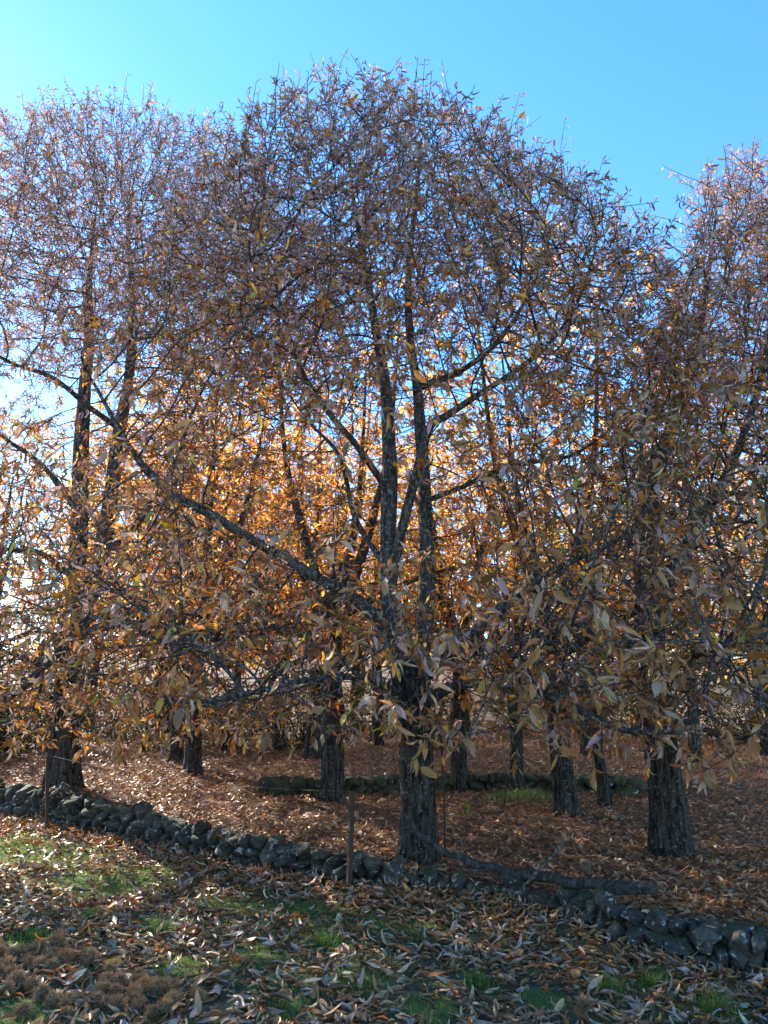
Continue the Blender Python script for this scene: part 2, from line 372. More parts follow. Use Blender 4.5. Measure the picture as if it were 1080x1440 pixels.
def branch_mesh(pos, par, n_init, rad, main, lo, hi, sides):
    """tubes for the grown nodes whose radius lies in [lo, hi)"""
    sel = np.where((np.arange(len(pos)) >= n_init) & (rad >= lo) & (rad < hi))[0]
    if not len(sel): return None
    d = norm(pos[sel] - pos[par[sel]]); u, v = frame(d)
    a = np.linspace(0, 2 * np.pi, sides, endpoint=False); ca, sa = np.cos(a)[None, :, None], np.sin(a)[None, :, None]
    circ = ca * u[:, None] + sa * v[:, None]
    top = pos[sel][:, None] + circ * rad[sel][:, None, None]
    slot = np.full(len(pos), -1); slot[sel] = np.arange(len(sel))
    cont = main[par[sel]] & 0 if False else None
    ismain = main[sel] & (par[sel] >= n_init) & (slot[par[sel]] >= 0)
    ns = np.where(~ismain)[0]
    r0 = np.minimum(rad[par[sel[ns]]], rad[sel[ns]] * 1.25)
    bot = pos[par[sel[ns]]][:, None] + circ[ns] * r0[:, None, None]
    V = np.vstack([top.reshape(-1, 3), bot.reshape(-1, 3)])
    base = np.zeros(len(sel), int); base[ismain] = slot[par[sel[ismain]]] * sides; base[ns] = len(sel) * sides + np.arange(len(ns)) * sides
    j = np.arange(sides)[None]; j2 = (j + 1) % sides; t = (np.arange(len(sel)) * sides)[:, None]; bb = base[:, None]
    return V, [np.stack([bb + j, bb + j2, t + j2, t + j], -1).reshape(-1, 4)]
def ellipsoid_pts(n, c, r, power=.28, zmin=-9, cut=None):
    c = np.array(c); r = np.array(r)
    v = norm(RNG.normal(size=(n, 3))) * (RNG.random((n, 1)) ** power)
    P = c + v * r; P = P[P[:, 2] > zmin]
    return P if cut is None else P[cut(P)]
def build_tree(name, label, stems, attr, step=.15, kill=.17, infl=2.2, iters=90, leaf_mix=None, n_leaf=(3, 7), leaf_len=(.075, .165), tpl_near=None,
               tpl_far=None, near_d=7.5, m_leaf=None, group=None, grow_from=1.6, singles=0, sides=20, droop=.8, top_z=8., cull=True, curl_z=(90., 99.)):
    """stems: list of (points Nx3, radii N, parent stem index or None). Returns the tree's Empty"""
    base = stems[0][0][0]
    root = empty(name, tuple(base)); tag(root, label, 'tree', group)
    pos, par, srad, gr = [], [], [], []
    for k, (P, R, ps) in enumerate(stems):
        L = np.linalg.norm(np.diff(P, axis=0), axis=1).sum()
        n = max(6, int(L / (.045 if k == 0 else .07))); Q = catmull(np.column_stack([P, R]), n); q, r = Q[:, :3], np.maximum(Q[:, 3], .004)
        V, Fc = tube(q, r, sides * 2 if k == 0 else max(8, sides - 8), .17 if k == 0 else .08, seed=k + len(name), flare=.24 if k == 0 else None)
        o = obj('trunk' if k == 0 else 'limb', mesh_np('limb', V - base, Fc, M_BARK if k == 0 else M_LIMB), root)
        m = max(3, int(L / .2)); Q = catmull(np.column_stack([P, R]), m)
        n0 = len(pos)
        for i in range(m):
            pos.append(Q[i, :3]); srad.append(Q[i, 3]); gr.append(Q[i, 2] - base[2] > grow_from and (k > 0 or i > m * .5))
            if i: par.append(n0 + i - 1)
            elif ps is None: par.append(-1)
            else:
                par.append(int(np.argmin([np.linalg.norm(p - Q[0, :3]) for p in pos[:n0]])))
    ni = len(pos)
    pos, par = grow(pos, par, np.array(gr), attr, step, kill, infl, iters)
    n = len(pos); nch = np.bincount(par[1:][par[1:] >= 0], minlength=n)
    w = np.zeros(n)
    ex = 2.35; tip = .0042
    for i in range(n - 1, ni - 1, -1):
        if w[i] == 0: w[i] = tip ** ex
        if par[i] >= ni: w[par[i]] += w[i]
    rad = np.zeros(n); rad[ni:] = w[ni:] ** (1 / ex); rad[:ni] = srad[:ni]
    for i in range(ni, n): rad[i] = min(rad[i], rad[par[i]] * .92)
    main = np.zeros(n, bool); best = {}
    for i in range(ni, n):
        p = par[i]
        if p not in best or w[i] > w[best[p]]: best[p] = i
    for i in best.values(): main[i] = True
    # gentle relaxing so grown branches do not kink
    for _ in range(2):
        q = pos.copy(); s = np.arange(ni, n); hasc = np.array([best.get(int(i), -1) for i in s]); ok = hasc >= 0
        q[s[ok]] = .5 * pos[s[ok]] + .25 * (pos[par[s[ok]]] + pos[hasc[ok]]); pos = q
    bm1 = [b for b in (branch_mesh(pos, par, ni, rad, main, .016, 9, 7), branch_mesh(pos, par, ni, rad, main, 0, .016, 4)) if b]
    # leafy twigs at the thin ends
    th = np.where((np.arange(n) >= ni) & (rad < .0085))[0]
    tipm = nch[th] == 0
    th = np.concatenate([th[tipm], th[~tipm][RNG.random((~tipm).sum()) < .25 + (.75 * sstep(3.5, 5.5, pos[th[~tipm], 2]) if m_leaf is None else .1)]])
    bd = norm(pos[th] - pos[par[th]])
    td = norm(bd + RNG.normal(0, .55, bd.shape) + np.array([0, 0, .1]))
    upz = sstep(top_z - 5., top_z - 1., pos[th, 2])[:, None]
    td = norm(td + upz * np.array([0, 0, .9]))
    tl = RNG.uniform(.12, .32, len(th)) * (1 + .9 * upz[:, 0] * RNG.random(len(th)))
    mid = pos[th] + td * tl[:, None] * .5 + RNG.normal(0, .012, bd.shape); end = pos[th] + td * tl[:, None] + RNG.normal(0, .02, bd.shape)
    tp, tpar, trad = [], [], []
    P3 = np.concatenate([pos[th], mid, end]); k = len(th)
    pr3 = np.concatenate([np.full(k, -1), np.arange(k), np.arange(k) + k]); rd3 = np.concatenate([np.full(k, .0046), np.full(k, .0038), np.full(k, .0024)])
    mn3 = np.ones(3 * k, bool)
    tw = branch_mesh(P3, pr3, k, rd3, mn3, 0, 9, 3)
    V, Fc = join(bm1)
    obj('branches', mesh_np('branches', V - base, Fc, M_LIMB), root)
    V, Fc = tw; tag(obj('twigs', mesh_np('twigs', V - base, Fc, M_TWIG), root), kind='stuff')
    # leaves: clusters spread round each twig end, drooping
    cnt = RNG.integers(n_leaf[0], n_leaf[1] + 1, k) ; cnt = cnt + (RNG.random(k) < sstep(3, 5, pos[th, 2])) * RNG.integers(2, 9, k) * (m_leaf is None) + (RNG.random(k) < (1 - sstep(2.2, 3.4, pos[th, 2]))) * RNG.integers(0, 3, k) * (m_leaf is None); src = np.repeat(np.arange(k), cnt); nlv = len(src)
    f = RNG.random(nlv) ** np.where(upz[src, 0] > .3, .8, .35)
    lp = pos[th][src] * (1 - f)[:, None] + end[src] * f[:, None]
    side = norm(RNG.normal(size=(nlv, 3))); side = norm(side - (side * td[src]).sum(1, keepdims=True) * td[src])
    ld = norm(side * .9 + td[src] * RNG.uniform(.1, .9, (nlv, 1)) + np.array([0, 0, -droop]) * RNG.uniform(0, 1.6, (nlv, 1)) * (1 - .55 * upz[src]))
    ln = norm(RNG.normal(size=(nlv, 3)) * .55 + np.array([0, -.25, .75]))
    ln = norm(ln - (ln * ld).sum(1, keepdims=True) * ld)
    size = RNG.uniform(*leaf_len, nlv) * np.where(RNG.random(nlv) < .12, .65, 1)
    mixer = leaf_mix or (lambda P: pick(len(P), MIX_MID))
    col = mixer(lp)
    X, Y, D = project(lp)
    if cull:
        ok = (X > -420) & (X < 1500) & (Y > -200); lp, ld, ln, size, col, X, Y, D = [a[ok] for a in (lp, ld, ln, size, col, X, Y, D)]
    rest = np.ones(len(lp), bool)
    low = 1 - sstep(2.2, 3.4, lp[:, 2]); size = size * (1 + .1 * low * (m_leaf is None)) * (1 - .27 * sstep(3.5, 6, lp[:, 2]) * (m_leaf is None))
    if singles:
        inf = (X > 5) & (X < 1075) & (Y > 5) & (Y < 1400)
        sc_ = np.where(inf, size / D, 0)
        order = np.argsort(-sc_)[:singles]; rest[order] = False
    far = rest & (D > near_d); nr = rest & ~far
    crown = None
    hi = far & (sstep(curl_z[0], curl_z[1], lp[:, 2]) > RNG.random(len(lp))); far = far & ~hi
    for s, t, nm in ((far, tpl_far or T_MID, 'crown'), (hi, T_CURL, 'upper_crown'), (nr, tpl_near or T_HI, 'lower_foliage')):
        if s.sum() < 10: continue
        me = leaves_mesh('crown', lp[s] - base, ld[s], ln[s], size[s], col[s], t, m_leaf or M_LEAF)
        o = tag(obj(nm, me, root), kind='stuff')
        crown = crown or o
    if singles:
        for i in order:
            v = LEAF_VARIANTS[int(RNG.integers(len(LEAF_VARIANTS)))]
            o = bpy.data.objects.new('leaf', v); link(o, root)
            R = rot_from(ld[i][None], ln[i][None])[0] * size[i]
            Mx = Matrix([[*R[0], lp[i][0] - base[0]], [*R[1], lp[i][1] - base[1]], [*R[2], lp[i][2] - base[2]], [0, 0, 0, 1]])
            o.matrix_local = Mx
    print(name, label[:30], 'nodes', n, 'twigs', k, 'leaves', nlv)
    return root
LEAF_VARIANTS = []
for k in range(60):
    V, T, Q = (T_HIFLAT if k % 3 else T_HI)[k % 24]
    LEAF_VARIANTS.append(mesh_np('leaf', V, [T, Q], M_LEAF, pick(1, MIX_LOW).repeat(len(V), 0)))
def px_stem(pts, d0, parent, scale=None):
    scale = scale or (.9 if parent is None else .88)
    """(px, py, radius px, depth offset)"""
    P = np.array([at_y(a, b, d0 + e) for a, b, r, e in pts]); _, _, f = project(P)
    return P, np.array([p[2] for p in pts]) * f / F * scale, parent

# ================================================================== ground
def build_ground():
    def axis(a, b, fine):
        c = np.arange(a, b, fine); o = [c]
        s = fine; x = b; r = []
        while x < 420: r.append(x); s *= 1.25; x += s
        l = []; s = fine; x = a
        while x > -420: s *= 1.25; x -= s; l.append(x)
        return np.concatenate([l[::-1], c, r])
    xs = axis(-9, 8, .07); ys = axis(1.5, 22, .07)
    X, Y = np.meshgrid(xs, ys); Z = zg(X, Y)
    V = np.stack([X, Y, Z], -1).reshape(-1, 3); nx = len(xs)
    i = (np.arange(len(ys) - 1)[:, None] * nx + np.arange(nx - 1)[None])
    q = np.stack([i, i + 1, i + nx + 1, i + nx], -1).reshape(-1, 4)
    x, y = V[:, 0], V[:, 1]
    soil = np.array([.095, .085, .045]); moss = np.array([.07, .11, .02]); floor = np.array([.13, .072, .038])
    front = (y < y_wall(x) + .1).astype(float)[:, None]
    g = moss_mask(x, y)[:, None]
    c = front * (soil * (1 - g) + moss * g) + (1 - front) * floor * (.75 + .5 * fbm(x, y, .9, 8))[:, None]
    gp = (sstep(.62, .74, fbm(x, y, .45, 21)) * (1 - front[:, 0]) * sstep(3, 6, y - y_wall(x)))[:, None]
    c = c * (1 - gp * .7) + np.array([.07, .1, .015]) * gp * .7
    tag(obj('ground', mesh_np('ground', V, [q], M_GROUND, c)), 'brown leaf strewn orchard and mossy verge ground', None, None, 'structure')
PATCH_PX = [(70, 1205, 1.1), (170, 1235, 1.1), (0, 1190, 1.0), (330, 1265, .75), (440, 1282, .6), (530, 1300, .55), (590, 1310, .4), (460, 1330, .3), (250, 1365, .3), (220, 1310, .25), (360, 1350, .35), (500, 1385, .3), (600, 1420, .3), (40, 1318, .3), (20, 1425, .35), (760, 1400, .25), (860, 1390, .25), (1000, 1425, .35), (690, 1385, .2), (420, 1420, .25), (930, 1390, .3)]
PATCH = []
for a, b, r in PATCH_PX:
    p = solve(a, b, lambda x, y: z_front(x, y), 2.0); PATCH.append((p[0], p[1], r))
def moss_mask(x, y):
    m = np.zeros(np.shape(x))
    for a, b, r in PATCH: m = np.maximum(m, np.exp(-((x - a) ** 2 + ((y - b) * .9) ** 2) / (r * .62) ** 2))
    m = m * (.35 + 1.1 * fbm(x, y, 2.6, 12))
    return np.clip(sstep(.22, .6, m) + .25 * sstep(.55, .7, fbm(x, y, 1.7, 14)), 0, 1) * (y < y_wall(x))
build_ground()

def build_hills():
    a = np.radians(np.arange(-75, 76, 1.0)); rr = np.array([150., 175, 210, 250, 300]); hh = np.array([-6., .35, .8, 1., .7])
    R, A = np.meshgrid(rr, a); X = R * np.sin(A); Y = R * np.cos(A); H = 10 + 14 * fbm(A * 3, 0 * A, 1.5, 61) + 4 * fbm(X, Y, .06, 63)
    Z = np.where(hh[None] < 0, hh[None] + 0 * H, hh[None] * H); V = np.stack([X, Y, Z], -1).reshape(-1, 3)
    i = np.arange(len(a) - 1)[:, None] * 5 + np.arange(4)[None]; q = np.stack([i, i + 5, i + 6, i + 1], -1).reshape(-1, 4)
    o = obj('hills', mesh_np('hills', V, [q], noise_mat('wooded_hill', (.03, .035, .015), (.1, .065, .03), .08))); tag(o, 'low wooded hills beyond the orchard', None, None, 'structure')
build_hills()

# ================================================================== dry stone walls
def stone_meshes(n, sub, seed, m):
    out = []
    for k in range(n):
        rs = np.random.default_rng(seed + k); bm = bmesh.new(); bmesh.ops.create_icosphere(bm, subdivisions=sub, radius=1)
        planes = [(norm(rs.normal(size=3)), rs.uniform(.5, .82)) for _ in range(15)]
        for v in bm.verts:
            p = np.array(v.co); p = np.sign(p) * np.abs(p) ** .8
            for nn, dd in planes:
                s = p @ nn
                if s > dd: p = p - nn * (s - dd) * .96
            v.co = p * (1 + .1 * (float(vnoise(p[0] * 2.5 + k * 3, p[1] * 2.5 + p[2] * 1.7, 1, 5)) - .5) * 2 + .05 * (float(vnoise(p[0] * 7 + k, p[2] * 7 - p[1] * 5, 1, 8)) - .5) * 2)
        me = bpy.data.meshes.new('stone'); bm.to_mesh(me); bm.free()
        me.polygons.foreach_set('use_smooth', np.ones(len(me.polygons), bool)); me.materials.append(m)
        out.append(me)
    return out
STONES = stone_meshes(16, 3, 300, M_STONE); MOSSY = stone_meshes(16, 2, 300, M_MOSSY)
def dry_wall(name, label, xs0, xs1, yfun, zbot, ztop, course, seed, depth=.2, moss=False, lean=.1):
    rs = random.Random(seed)
    root = empty(name, (float(xs0 + xs1) / 2, float(yfun((xs0 + xs1) / 2)), float(zbot((xs0 + xs1) / 2))))
    tag(root, label, 'wall')
    base = np.array(root.location); n = 0
    x = xs0
    # core of rubble and earth behind the face stones
    xs = np.arange(xs0, xs1, .12); pr = []
    for xx in xs:
        yy = float(yfun(xx)); zb = float(zbot(xx)) - .15; zt = float(ztop(xx)) - .07
        pr.append([(xx, yy + .13, zb), (xx, yy + .17, zt), (xx, yy + .36, zt), (xx, yy + .4, zb)])
    V = np.array(pr).reshape(-1, 3) - base; m = len(xs)
    i = np.arange(m - 1)[:, None] * 4 + np.arange(3)[None]
    q = np.stack([i, i + 4, i + 5, i + 1], -1).reshape(-1, 4)
    obj('rubble_core', mesh_np('rubble_core', V, [q], M_STUMP), root)
    c = 0
    zoff = 0.0
    rows = 9
    level = [0.0] * 0
    for row in range(rows):
        x = xs0 + rs.uniform(0, .2)
        while x < xs1:
            sx = rs.choice([rs.uniform(.045, .08), rs.uniform(.065, .13)]) * course / .11; sz = rs.uniform(.045, .1) * course / .11
            dx = abs(float(yfun(x + .1)) - float(yfun(x))) / .1; ln = math.hypot(1, dx)
            xx = x + sx / ln
            zb, zt = float(zbot(xx)), float(ztop(xx)); zc = zb + (row + .45) * course + rs.uniform(-.02, .02)
            if zc + sz * .3 > zt + rs.uniform(-.02, .06) : x += 2 * sx / ln; continue
            o = bpy.data.objects.new('stone', (MOSSY if moss else STONES)[rs.randrange(16)]); link(o, root)
            ang = math.atan2(float(yfun(xx + .15)) - float(yfun(xx - .15)), .3)
            o.location = Vector((xx, float(yfun(xx)) + lean * (row * course) + rs.uniform(.02, .07) + .05, zc)) - Vector(base)
            o.rotation_euler = (rs.uniform(-.4, .4), rs.uniform(-.4, .4), ang + rs.uniform(-.3, .3) + rs.choice([0, math.pi]))
            o.scale = (sx * (1.6 if moss else 1.3), depth * rs.uniform(.55, 1.0), sz * rs.uniform(1.15, 1.4)); n += 1
            x += 2 * sx / ln * .97
    # cap stones sitting along the top, some tilted or missing
    x = xs0
    while x < xs1:
        s = rs.uniform(.08, .17)
        if rs.random() < .72:
            o = bpy.data.objects.new('stone', (MOSSY if moss else STONES)[rs.randrange(16)]); link(o, root)
            yy = float(yfun(x)) + .2 + rs.uniform(-.04, .08)
            o.location = Vector((x, yy, float(ztop(x)) - .05 + rs.uniform(-.02, .015))) - Vector(base)
            o.rotation_euler = (rs.uniform(-.4, .4), rs.uniform(-.3, .3), rs.uniform(0, 6)); o.scale = (s * 1.15, s * .9, s * rs.uniform(.4, .65)); n += 1
        x += s * 1.9
    print(name, 'stones', n)
    return root
dry_wall('dry_stone_wall', 'low weathered dry stone wall of grey lichened stones between verge and orchard', -6.6, 3.55, y_wall, lambda x: zg(x, y_wall(x) - .15, False), z_top, .102, 3)
dry_wall('terrace_wall', 'dark mossy stone terrace step running across the orchard floor', float(ter[2, 0]), float(ter[-2, 0]), lambda x: y_ter(x) + .05,
         lambda x: z_orch0(x, y_ter(x)), lambda x: z_orch0(x, y_ter(x)) + .27, .13, 5, moss=True)

# ================================================================== chestnut trees
def mix_by_height(lo, hi, front=None):
    def f(P):
        t = sstep(lo, hi, P[:, 2] + RNG.normal(0, .5, len(P)))
        a, b, c = pick(len(P), MIX_LOW), pick(len(P), MIX_MID), pick(len(P), MIX_TOP)
        r = RNG.random(len(P)); o = np.where((t < .5)[:, None], np.where((r < t * 2)[:, None], b, a), np.where((r < t * 2 - 1)[:, None], c, b))
        return o
    return f
def ground_pt(px, py, dy=0.):
    p = solve(px, py, z_orch); y = p[1] + dy; q = at_y(px, py, y); return np.array([q[0], y, float(zg(q[0], y)) - .04])
# --- the tree in the middle
b1 = ground_pt(588, 1213); D1 = max(b1[1], float(y_wall(b1[0])) + .6); print('T1 depth', D1)
def base_pt(px, D):
    x = at_y(px, 1200, D)[0]; return float(zg(x, D)) - .08
S1 = [px_stem([(588, 1216, 27, 0), (588, 1160, 26, 0), (586, 1080, 25, 0), (581, 1000, 25, 0), (576, 935, 25, 0)], D1, None),
      px_stem([(572, 945, 19, 0), (556, 890, 16, 0), (547, 840, 14, 0), (546, 760, 12.5, 0), (548, 680, 12, 0), (546, 600, 10.5, .1), (541, 540, 9, .2), (530, 470, 7, .3), (515, 380, 5, .3), (500, 300, 3.5, .2), (490, 220, 2, .1)], D1, 0),
      px_stem([(582, 950, 18, .05), (597, 890, 13, .15), (600, 800, 12, .3), (598, 700, 10.5, .4), (591, 600, 9, .5), (586, 540, 8, .5), (576, 470, 6.5, .5), (575, 380, 5, .4), (585, 280, 3.5, .3), (592, 200, 2, .2)], D1, 0),
      px_stem([(546, 835, 11, -.02), (557, 780, 8.5, -.1), (570, 725, 8, -.2), (590, 650, 7.5, -.3), (605, 600, 6.5, -.4), (628, 585, 6, -.4), (665, 560, 5, -.5), (720, 525, 4.3, -.6), (765, 490, 3.4, -.7), (805, 440, 2.5, -.8), (830, 380, 1.5, -.9)], D1, 1),
      px_stem([(552, 890, 12, 0), (500, 842, 9, -.2), (450, 815, 8, -.4), (400, 785, 7.6, -.5), (350, 757, 7.2, -.6), (300, 725, 7.5, -.8), (250, 700, 7, -.9), (215, 670, 6, -1), (190, 640, 5, -1.1), (160, 590, 3.5, -1.2), (130, 535, 2.5, -1.3)], D1, 0),
      px_stem([(588, 955, 14, 0), (660, 895, 10, -.3), (700, 860, 9, -.4), (742, 825, 7, -.6), (800, 790, 5, -.8), (850, 770, 4, -1), (900, 735, 3, -1.1)], D1, 0),
      px_stem([(542, 795, 6, 0), (512, 752, 4.6, .2), (495, 715, 4, .3), (485, 665, 3.5, .4), (470, 630, 3, .5), (440, 600, 2, .6)], D1, 1),
      px_stem([(546, 690, 6, 0), (500, 625, 5, -.3), (470, 590, 5, -.4), (437, 545, 4.6, -.5), (420, 510, 4, -.6), (400, 450, 3.4, -.7), (385, 390, 2.5, -.8), (365, 325, 1.8, -.9)], D1, 1),
      px_stem([(598, 705, 5, .4), (650, 685, 4, .5), (690, 666, 4, .6), (750, 650, 3.8, .7), (805, 640, 3, .8), (850, 610, 2, .9)], D1, 2),
      px_stem([(586, 1000, 9, 0), (640, 965, 7.5, -.6), (720, 965, 7, -1.3), (800, 990, 6, -1.8), (870, 1025, 5, -2.2), (960, 1030, 3.5, -2.5)], D1, 0),
      px_stem([(570, 985, 8, 0), (520, 955, 6, -.7), (440, 955, 5, -1.4), (350, 975, 4, -1.9), (270, 990, 2.5, -2.3)], D1, 0),
      px_stem([(588, 545, 6, .5), (650, 520, 4.5, .5), (700, 480, 4, .5), (740, 420, 3, .4), (770, 350, 2, .3)], D1, 2)]
cx1 = .25
def clip_low(P):                         # crown underside: nothing hangs below this line, and nothing in front of it
    x, y, d = project(P); line = np.interp(x, [-200, 0, 150, 400, 560, 640, 760, 900, 1080, 1300], [1050, 1050, 1060, 1055, 1050, 1045, 1045, 1060, 1080, 1090])
    hollow = np.maximum(np.exp(-((x - 470) / 260) ** 4 - ((y - 690) / 190) ** 4), np.exp(-((x - 620) / 130) ** 4 - ((y - 620) / 190) ** 4))   # the open heart of the crowns
    hollow = np.maximum(hollow, .85 * np.exp(-((x - 90) / 170) ** 4 - ((y - 640) / 170) ** 4)); hollow = np.maximum(hollow, .6 * np.exp(-((x - 740) / 150) ** 4 - ((y - 700) / 150) ** 4))
    return (y < line) & (P[:, 1] > 4.6) & (RNG.random(len(P)) > hollow * .95)
def outline(P, xs, ys):
    x, y, d = project(P); return y > np.interp(x, xs, ys)
A1 = np.vstack([ellipsoid_pts(9500, (cx1 + .1, D1, 5.0), (3.45, 3.0, 3.85), .3, 3.0), ellipsoid_pts(3600, (-.25, D1 - .2, 6.85), (2.1, 2.1, 1.85), .4), ellipsoid_pts(2600, (2.1, D1 - .3, 5.4), (2.0, 2.3, 2.6), .35),
                ellipsoid_pts(4200, (.3, D1 - 1.3, 2.7), (3.6, 2.7, 1.5), .33, 1.0), ellipsoid_pts(900, (-1.9, D1 - 1, 3.6), (1.8, 1.9, 2.0), .35)])
A1 = A1[clip_low(A1)]; A1 = A1[(A1[:, 1] < D1 + .2) | (A1[:, 2] > 3.4)]; A1 = A1[outline(A1, [-400, 200, 270, 330, 380, 430, 500, 600, 680, 760, 840, 900, 950, 980, 1010], [330, 225, 195, 165, 132, 108, 120, 142, 175, 220, 275, 312, 380, 560, 900])]
T1 = build_tree('chestnut_tree', 'tall forked chestnut with dark rugged trunk standing behind the dead branch', S1, A1, leaf_mix=mix_by_height(2.2, 7.5), singles=300, top_z=8.8, sides=28, curl_z=(3.2, 4.8))
# --- the tree at the high end of the wall

D2 = max(ground_pt(90, 1112)[1], float(y_wall(-4.8)) + .5); D2 = min(D2, 12.2); print('T2 depth', D2)
S2 = [px_stem([(88, 1116, 25, 0), (90, 1060, 22, 0), (95, 1000, 21, 0), (100, 930, 20, 0), (106, 870, 20, 0)], D2, None),
      px_stem([(104, 885, 15, 0), (108, 800, 14, 0), (112, 720, 13, 0), (113, 650, 12, 0), (118, 560, 10, 0), (125, 480, 8, 0), (125, 410, 5, 0), (130, 340, 2.6, 0), (136, 290, 1, 0)], D2, 0),
      px_stem([(110, 885, 15, 0), (138, 800, 13, 0), (150, 740, 12.5, 0), (158, 680, 11, 0), (165, 620, 10, 0), (180, 540, 8.5, 0), (187, 460, 7, 0), (185, 390, 4.4, 0), (180, 320, 2.4, 0), (188, 270, 1, 0)], D2, 0),
      px_stem([(150, 770, 9, 0), (185, 745, 7, -.4), (207, 715, 6.5, -.6), (225, 690, 5.5, -.8), (245, 655, 4, -1), (262, 605, 3, -1.2)], D2, 2),
      px_stem([(165, 600, 5, 0), (125, 572, 4, -.4), (75, 532, 3.4, -.8), (20, 512, 2.6, -1.2), (-40, 480, 2.5, -1.5)], D2, 2),
      px_stem([(110, 720, 5.5, 0), (60, 655, 4, -.5), (0, 612, 3, -1), (-60, 560, 3, -1.4)], D2, 1),
      px_stem([(104, 900, 9, 0), (150, 880, 7, -1), (220, 880, 6, -2), (300, 900, 4, -3)], D2, 0),
      px_stem([(100, 920, 9, 0), (70, 930, 7, -1.2), (40, 960, 6, -2.4), (10, 985, 4, -3.4)], D2, 0),
      px_stem([(112, 820, 5.5, 0), (60, 780, 4, -.6), (0, 770, 3, -1.2), (-60, 740, 3, -1.6)], D2, 1)]
x2 = float(S2[0][0][0][0])
A2 = np.vstack([ellipsoid_pts(7500, (x2 + .2, D2, 6.7), (4.0, 3.4, 4.35), .3, 3.2), ellipsoid_pts(2600, (x2 - .9, D2, 9.0), (2.0, 2.0, 2.5), .4), ellipsoid_pts(2500, (x2 + 1.1, D2, 8.8), (1.8, 2.0, 2.3), .4),
                ellipsoid_pts(4300, (x2 + 1.0, D2 - 2.5, 2.8), (3.4, 3.0, 1.7), .33, .9)])
A2 = A2[clip_low(A2)]; A2 = A2[(A2[:, 1] < D2 + .2) | (A2[:, 2] > 3.6)]; A2 = A2[A2[:, 0] > x2 - 3.3]
T2 = build_tree('chestnut_tree', 'broad chestnut rising hard against the highest end of the stone wall', S2, A2, leaf_mix=mix_by_height(2.6, 8.5), singles=220, top_z=10.2, sides=26, curl_z=(3.6, 5.4))
# --- the tree by the low end of the wall
b3 = ground_pt(945, 1203); D3 = b3[1]; print('T3 depth', D3, b3)
S3 = [px_stem([(946, 1208, 27, 0), (942, 1150, 25, 0), (932, 1080, 24, 0), (925, 1000, 22, 0), (915, 920, 20, 0), (908, 850, 17, 0)], D3, None),
      px_stem([(910, 870, 16, 0), (905, 760, 14, .1), (925, 660, 11, .2), (960, 560, 9, .3), (985, 450, 7, .3), (998, 370, 3.6, .3), (1006, 310, 2, .3), (1008, 270, 1, .3)], D3, 0),
      px_stem([(910, 870, 13, 0), (960, 770, 10, 0), (1010, 690, 8, 0), (1050, 600, 6, 0), (1075, 500, 5, 0), (1090, 380, 3, 0), (1090, 280, 2, 0)], D3, 0),
      px_stem([(925, 1000, 10, 0), (980, 1025, 7, -.8), (1060, 1040, 5, -1.5), (1130, 1060, 3, -2)], D3, 0),
      px_stem([(914, 920, 11, 0), (860, 895, 7, -.7), (800, 885, 5, -1.3), (740, 900, 3, -1.8)], D3, 0),
      px_stem([(920, 960, 9, 0), (960, 930, 7, -1), (1010, 910, 5, -1.8), (1060, 900, 3, -2.4)], D3, 0)]
x3 = float(S3[0][0][0][0])
A3 = np.vstack([ellipsoid_pts(5500, (x3 + 1.2, D3, 4.6), (2.4, 2.8, 2.9), .3, 3.0), ellipsoid_pts(1500, (x3 + .85, D3 + .2, 6.7), (.6, .8, 1.9), .4), ellipsoid_pts(1900, (x3 + 1.7, D3, 6.3), (.9, 1.4, 2.0), .4),
                ellipsoid_pts(3200, (x3 - .1, D3 - 1.6, 2.6), (2.4, 2.5, 1.6), .33, .8)])
A3 = A3[clip_low(A3)]; A3 = A3[(A3[:, 1] < D3 + .2) | (A3[:, 2] > 3.2)]; A3 = A3[outline(A3, [700, 860, 930, 965, 985, 1000, 1020, 1050, 1080, 1150, 1400], [900, 640, 470, 380, 260, 215, 205, 235, 240, 260, 400])]
T3 = build_tree('chestnut_tree', 'chestnut with bare stout trunk where the stone wall is lowest', S3, A3, leaf_mix=mix_by_height(2.2, 6.5), singles=260, top_z=7.8, sides=26, curl_z=(3., 4.6))

# --- orchard rows behind: three proportioned trees, copied with their parts
def row_tree(label, mix, seed, h, r, trunk_r, n):
    rs = np.random.default_rng(seed)
    P = np.array([(0, 0, -.1), (.03, 0, .5), (.06, .03, 1.2), (.02, .05, 2.0), (.05, 0, 2.6)])
    st = [(P, trunk_r * np.array([1.12, 1, .95, .88, .85]), None)]
    for k in range(3):
        a = k * 2.1 + rs.uniform(0, 1); q = np.array([P[-1] + np.array([math.cos(a), math.sin(a), 0]) * s * r + np.array([0, 0, zz]) for s, zz in ((0, -.15), (.1, .7), (.2, 1.7), (.3, 3.0), (.36, h - 4.2))])
        st.append((q, trunk_r * np.array([.7, .62, .5, .3, .12]), 0))
    for k in range(4):
        a = k * 1.57 + rs.uniform(0, 1); z0 = 1.9 + .25 * k
        q = np.array([np.array([.04, .03, z0]) + np.array([math.cos(a), math.sin(a), 0]) * s * r + np.array([0, 0, zz]) for s, zz in ((0, 0), (.25, .35), (.5, .6), (.75, .75))])
        st.append((q, trunk_r * np.array([.45, .36, .26, .1]), 0))
    A = np.vstack([ellipsoid_pts(n, (0, 0, h * .56), (r, r, h * .43), .3, 1.9), ellipsoid_pts(n // 6, (0, 0, 3.0), (r * .95, r * .95, 1.0), .3, 2.0)])
    return build_tree('chestnut_tree', label, st, A, step=.22, kill=.28, infl=3, leaf_mix=lambda Q: pick(len(Q), mix), n_leaf=(4, 7), leaf_len=(.13, .2), tpl_near=T_LOW, tpl_far=T_LOW, near_d=0, m_leaf=M_GLOW, sides=14, top_z=h + 5, cull=False, droop=.5)
